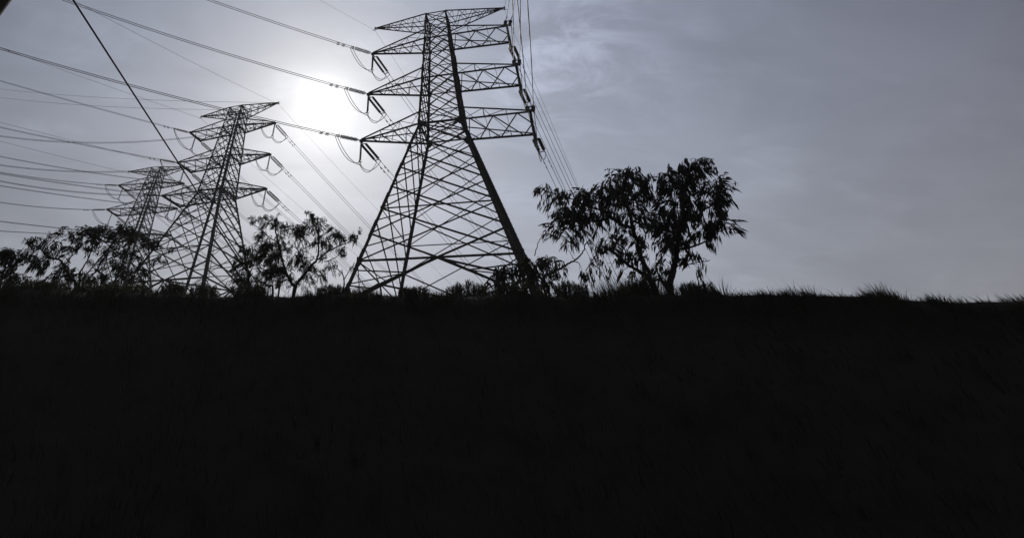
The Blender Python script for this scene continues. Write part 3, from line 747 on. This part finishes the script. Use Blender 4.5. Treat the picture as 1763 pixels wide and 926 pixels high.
# low shrubs on the crest
def shrub(seed, D, clumps, label, green, hgt=.4):
    random.seed(seed); cx, cy = clumps[0][:2]; P = at(cx, 503, D); gz = terrain(P.x, P.y)
    root = empty('shrub', (P.x, P.y, gz), label, 'shrub', 'low shrubs on the bank crest')
    st = MB(); lf = MB(); mpp = D * 1.12 / F_PX
    for x, y, rx, ry in clumps:
        for _ in range(int(rx * 5)):
            u = rnd(-1, 1); hh = math.sqrt(max(0, 1 - u*u)) * rnd(.35, 1.1)
            B = at(x + u*rx, 504, D + rnd(-.7, .7)); B.z = terrain(B.x, B.y) - .05
            Tt = at(x + u*rx*1.15 + rnd(-3, 3), y + ry - hh*ry*2, D + rnd(-.8, .8))
            if Tt.z < B.z + .1: Tt.z = B.z + .15
            mid = B.lerp(Tt, .5) + Vector((rnd(-.04, .04), rnd(-.04, .04), 0)); st.tube([B, mid, Tt], .007, 3, .004)
            for j in range(16):
                t = rnd(.15, 1); Q = B.lerp(Tt, t); d = ((Tt - B).normalized()*rnd(.2, 1) + Vector((rnd(-1, 1), rnd(-1, 1), rnd(-.2, .9)))*.6).normalized(); s = d.cross(Vector((rnd(-1, 1), rnd(-1, 1), .1))).normalized()*.008
                k = len(lf.v); ln = rnd(.05, .14); lf.v += [Q - s, Q + s, Q + d*ln*.6 + s*.9, Q + d*ln]; lf.f += [(k, k+1, k+2), (k, k+2, k+3)]
    part(st, 'stems', M_BARK, root); part(lf, 'foliage', M_LEAF if green else M_GRASS, root)
shrub(31, 17.5, [(805, 493, 22, 9), (785, 496, 14, 6), (828, 496, 12, 6)], 'fine leaved dark shrub under the middle of the largest tower', True)
shrub(32, 17.0, [(1187, 494, 16, 8), (1215, 495, 16, 8)], 'low leafy shrub beside the trunk of the tallest right tree', True)
shrub(33, 17.0, [(294, 491, 14, 8), (305, 494, 12, 6)], 'reddish brown dry shrub before the left legs of the middle tower', False)
shrub(34, 17.0, [(978, 492, 20, 8), (1000, 494, 10, 6)], 'dark shrub right of the bush at the tower foot', True)
shrub(35, 17.0, [(352, 496, 22, 5)], 'low brown shrub between the front legs of the middle tower', False)

shrub(36, 16.8, [(430, 495, 20, 8), (447, 497, 12, 6)], 'dark shrub at the right foot of the middle tower', True)
shrub(37, 16.8, [(566, 496, 18, 6), (590, 498, 12, 5)], 'low dark shrub between the centre tree and the thin sapling', True)
shrub(38, 16.6, [(722, 498, 14, 5), (700, 499, 10, 4)], 'sparse dry weeds under the second leg of the largest tower', False)
shrub(39, 16.8, [(1085, 492, 16, 10), (1105, 490, 14, 12)], 'tall dry weeds before the leaning trunk of the right tree', False)
shrub(40, 16.8, [(190, 494, 24, 4), (230, 495, 20, 4), (150, 493, 16, 4)], 'dark scrub under the wide spreading left tree', True)
shrub(41, 16.8, [(60, 488, 24, 4), (100, 489, 20, 4)], 'low dark scrub between the two left trees', True)
shrub(42, 16.8, [(870, 494, 18, 7), (893, 495, 12, 6)], 'small leafy shrub against the right foot of the largest tower', True)

# ------------------------------------------------------------------ grass on the bank and its crest
random.seed(5)
gm = MB()
def blade(P, h, lean, w):
    a = rnd(0, 6.28); s = Vector((math.cos(a), math.sin(a), 0)) * w / 2; k = len(gm.v)
    m = P + lean*.35 + Vector((0, 0, h*.6)); t = P + lean + Vector((0, 0, h))
    gm.v += [P - s, P + s, m + s*.7, m - s*.7, t]; gm.f += [(k, k+1, k+2, k+3), (k+3, k+2, k+4)]
def tuft(x, y, n, h, sp, r=.12):
    z = terrain(x, y)
    for _ in range(n):
        a = rnd(0, 6.28); d = rnd(0, r)
        P = Vector((x + math.cos(a)*d, y + math.sin(a)*d, z - .04)); l = Vector((math.cos(a), math.sin(a), 0)) * rnd(.1, 1)*sp*h + Vector((-.05, 0, 0))
        blade(P, h * rnd(.5, 1.1), l, rnd(.008, .016))
a0, a1 = CREST[0][0] - .1, CREST[-1][0] + .1
for _ in range(6500):       # crest fringe
    az = rnd(a0, a1); d = CREST_D + random.gauss(-.1, .5)
    q = max(0, noise.noise(Vector((az*22, 0, 0))) + .35 + .5*noise.noise(Vector((az*90, 4, 0))))
    tuft(d*math.sin(az), d*math.cos(az), random.randint(5, 9), .09 + .26*q*rnd(.4, 1.2), .75)
for _ in range(6500):       # slope
    az = rnd(a0 - .1, a1 + .1); d = math.sqrt(rnd(7.5**2, (CREST_D)**2))
    tuft(d*math.sin(az), d*math.cos(az), random.randint(4, 8), rnd(.12, .30), .8, .15)
for px, n, h in ((1040, 26, .55), (1058, 26, .6), (1076, 22, .5), (1048, 18, .5), (1100, 20, .6), (1112, 26, .75), (1122, 24, .8), (1135, 18, .6), (1030, 14, .4), (705, 16, .35), (720, 16, .35), (748, 14, .35), (850, 16, .35), (1090, 14, .5), (690, 10, .3), (1160, 12, .4), (1240, 14, .5), (1290, 14, .4), (1380, 14, .5), (1500, 12, .4)):
    for _ in range(3):
        d = CREST_D + rnd(.2, 1.2); r_ = ray(px + rnd(-6, 6), 500); az = math.atan2(r_.x, r_.y)
        tuft(d*math.sin(az), d*math.cos(az), n*2, h, .75, .2)
lone(gm, 'grass', M_GRASS, (0, 0, 0), 'dry dark grass covering the bank and its crest', None, kind='stuff')
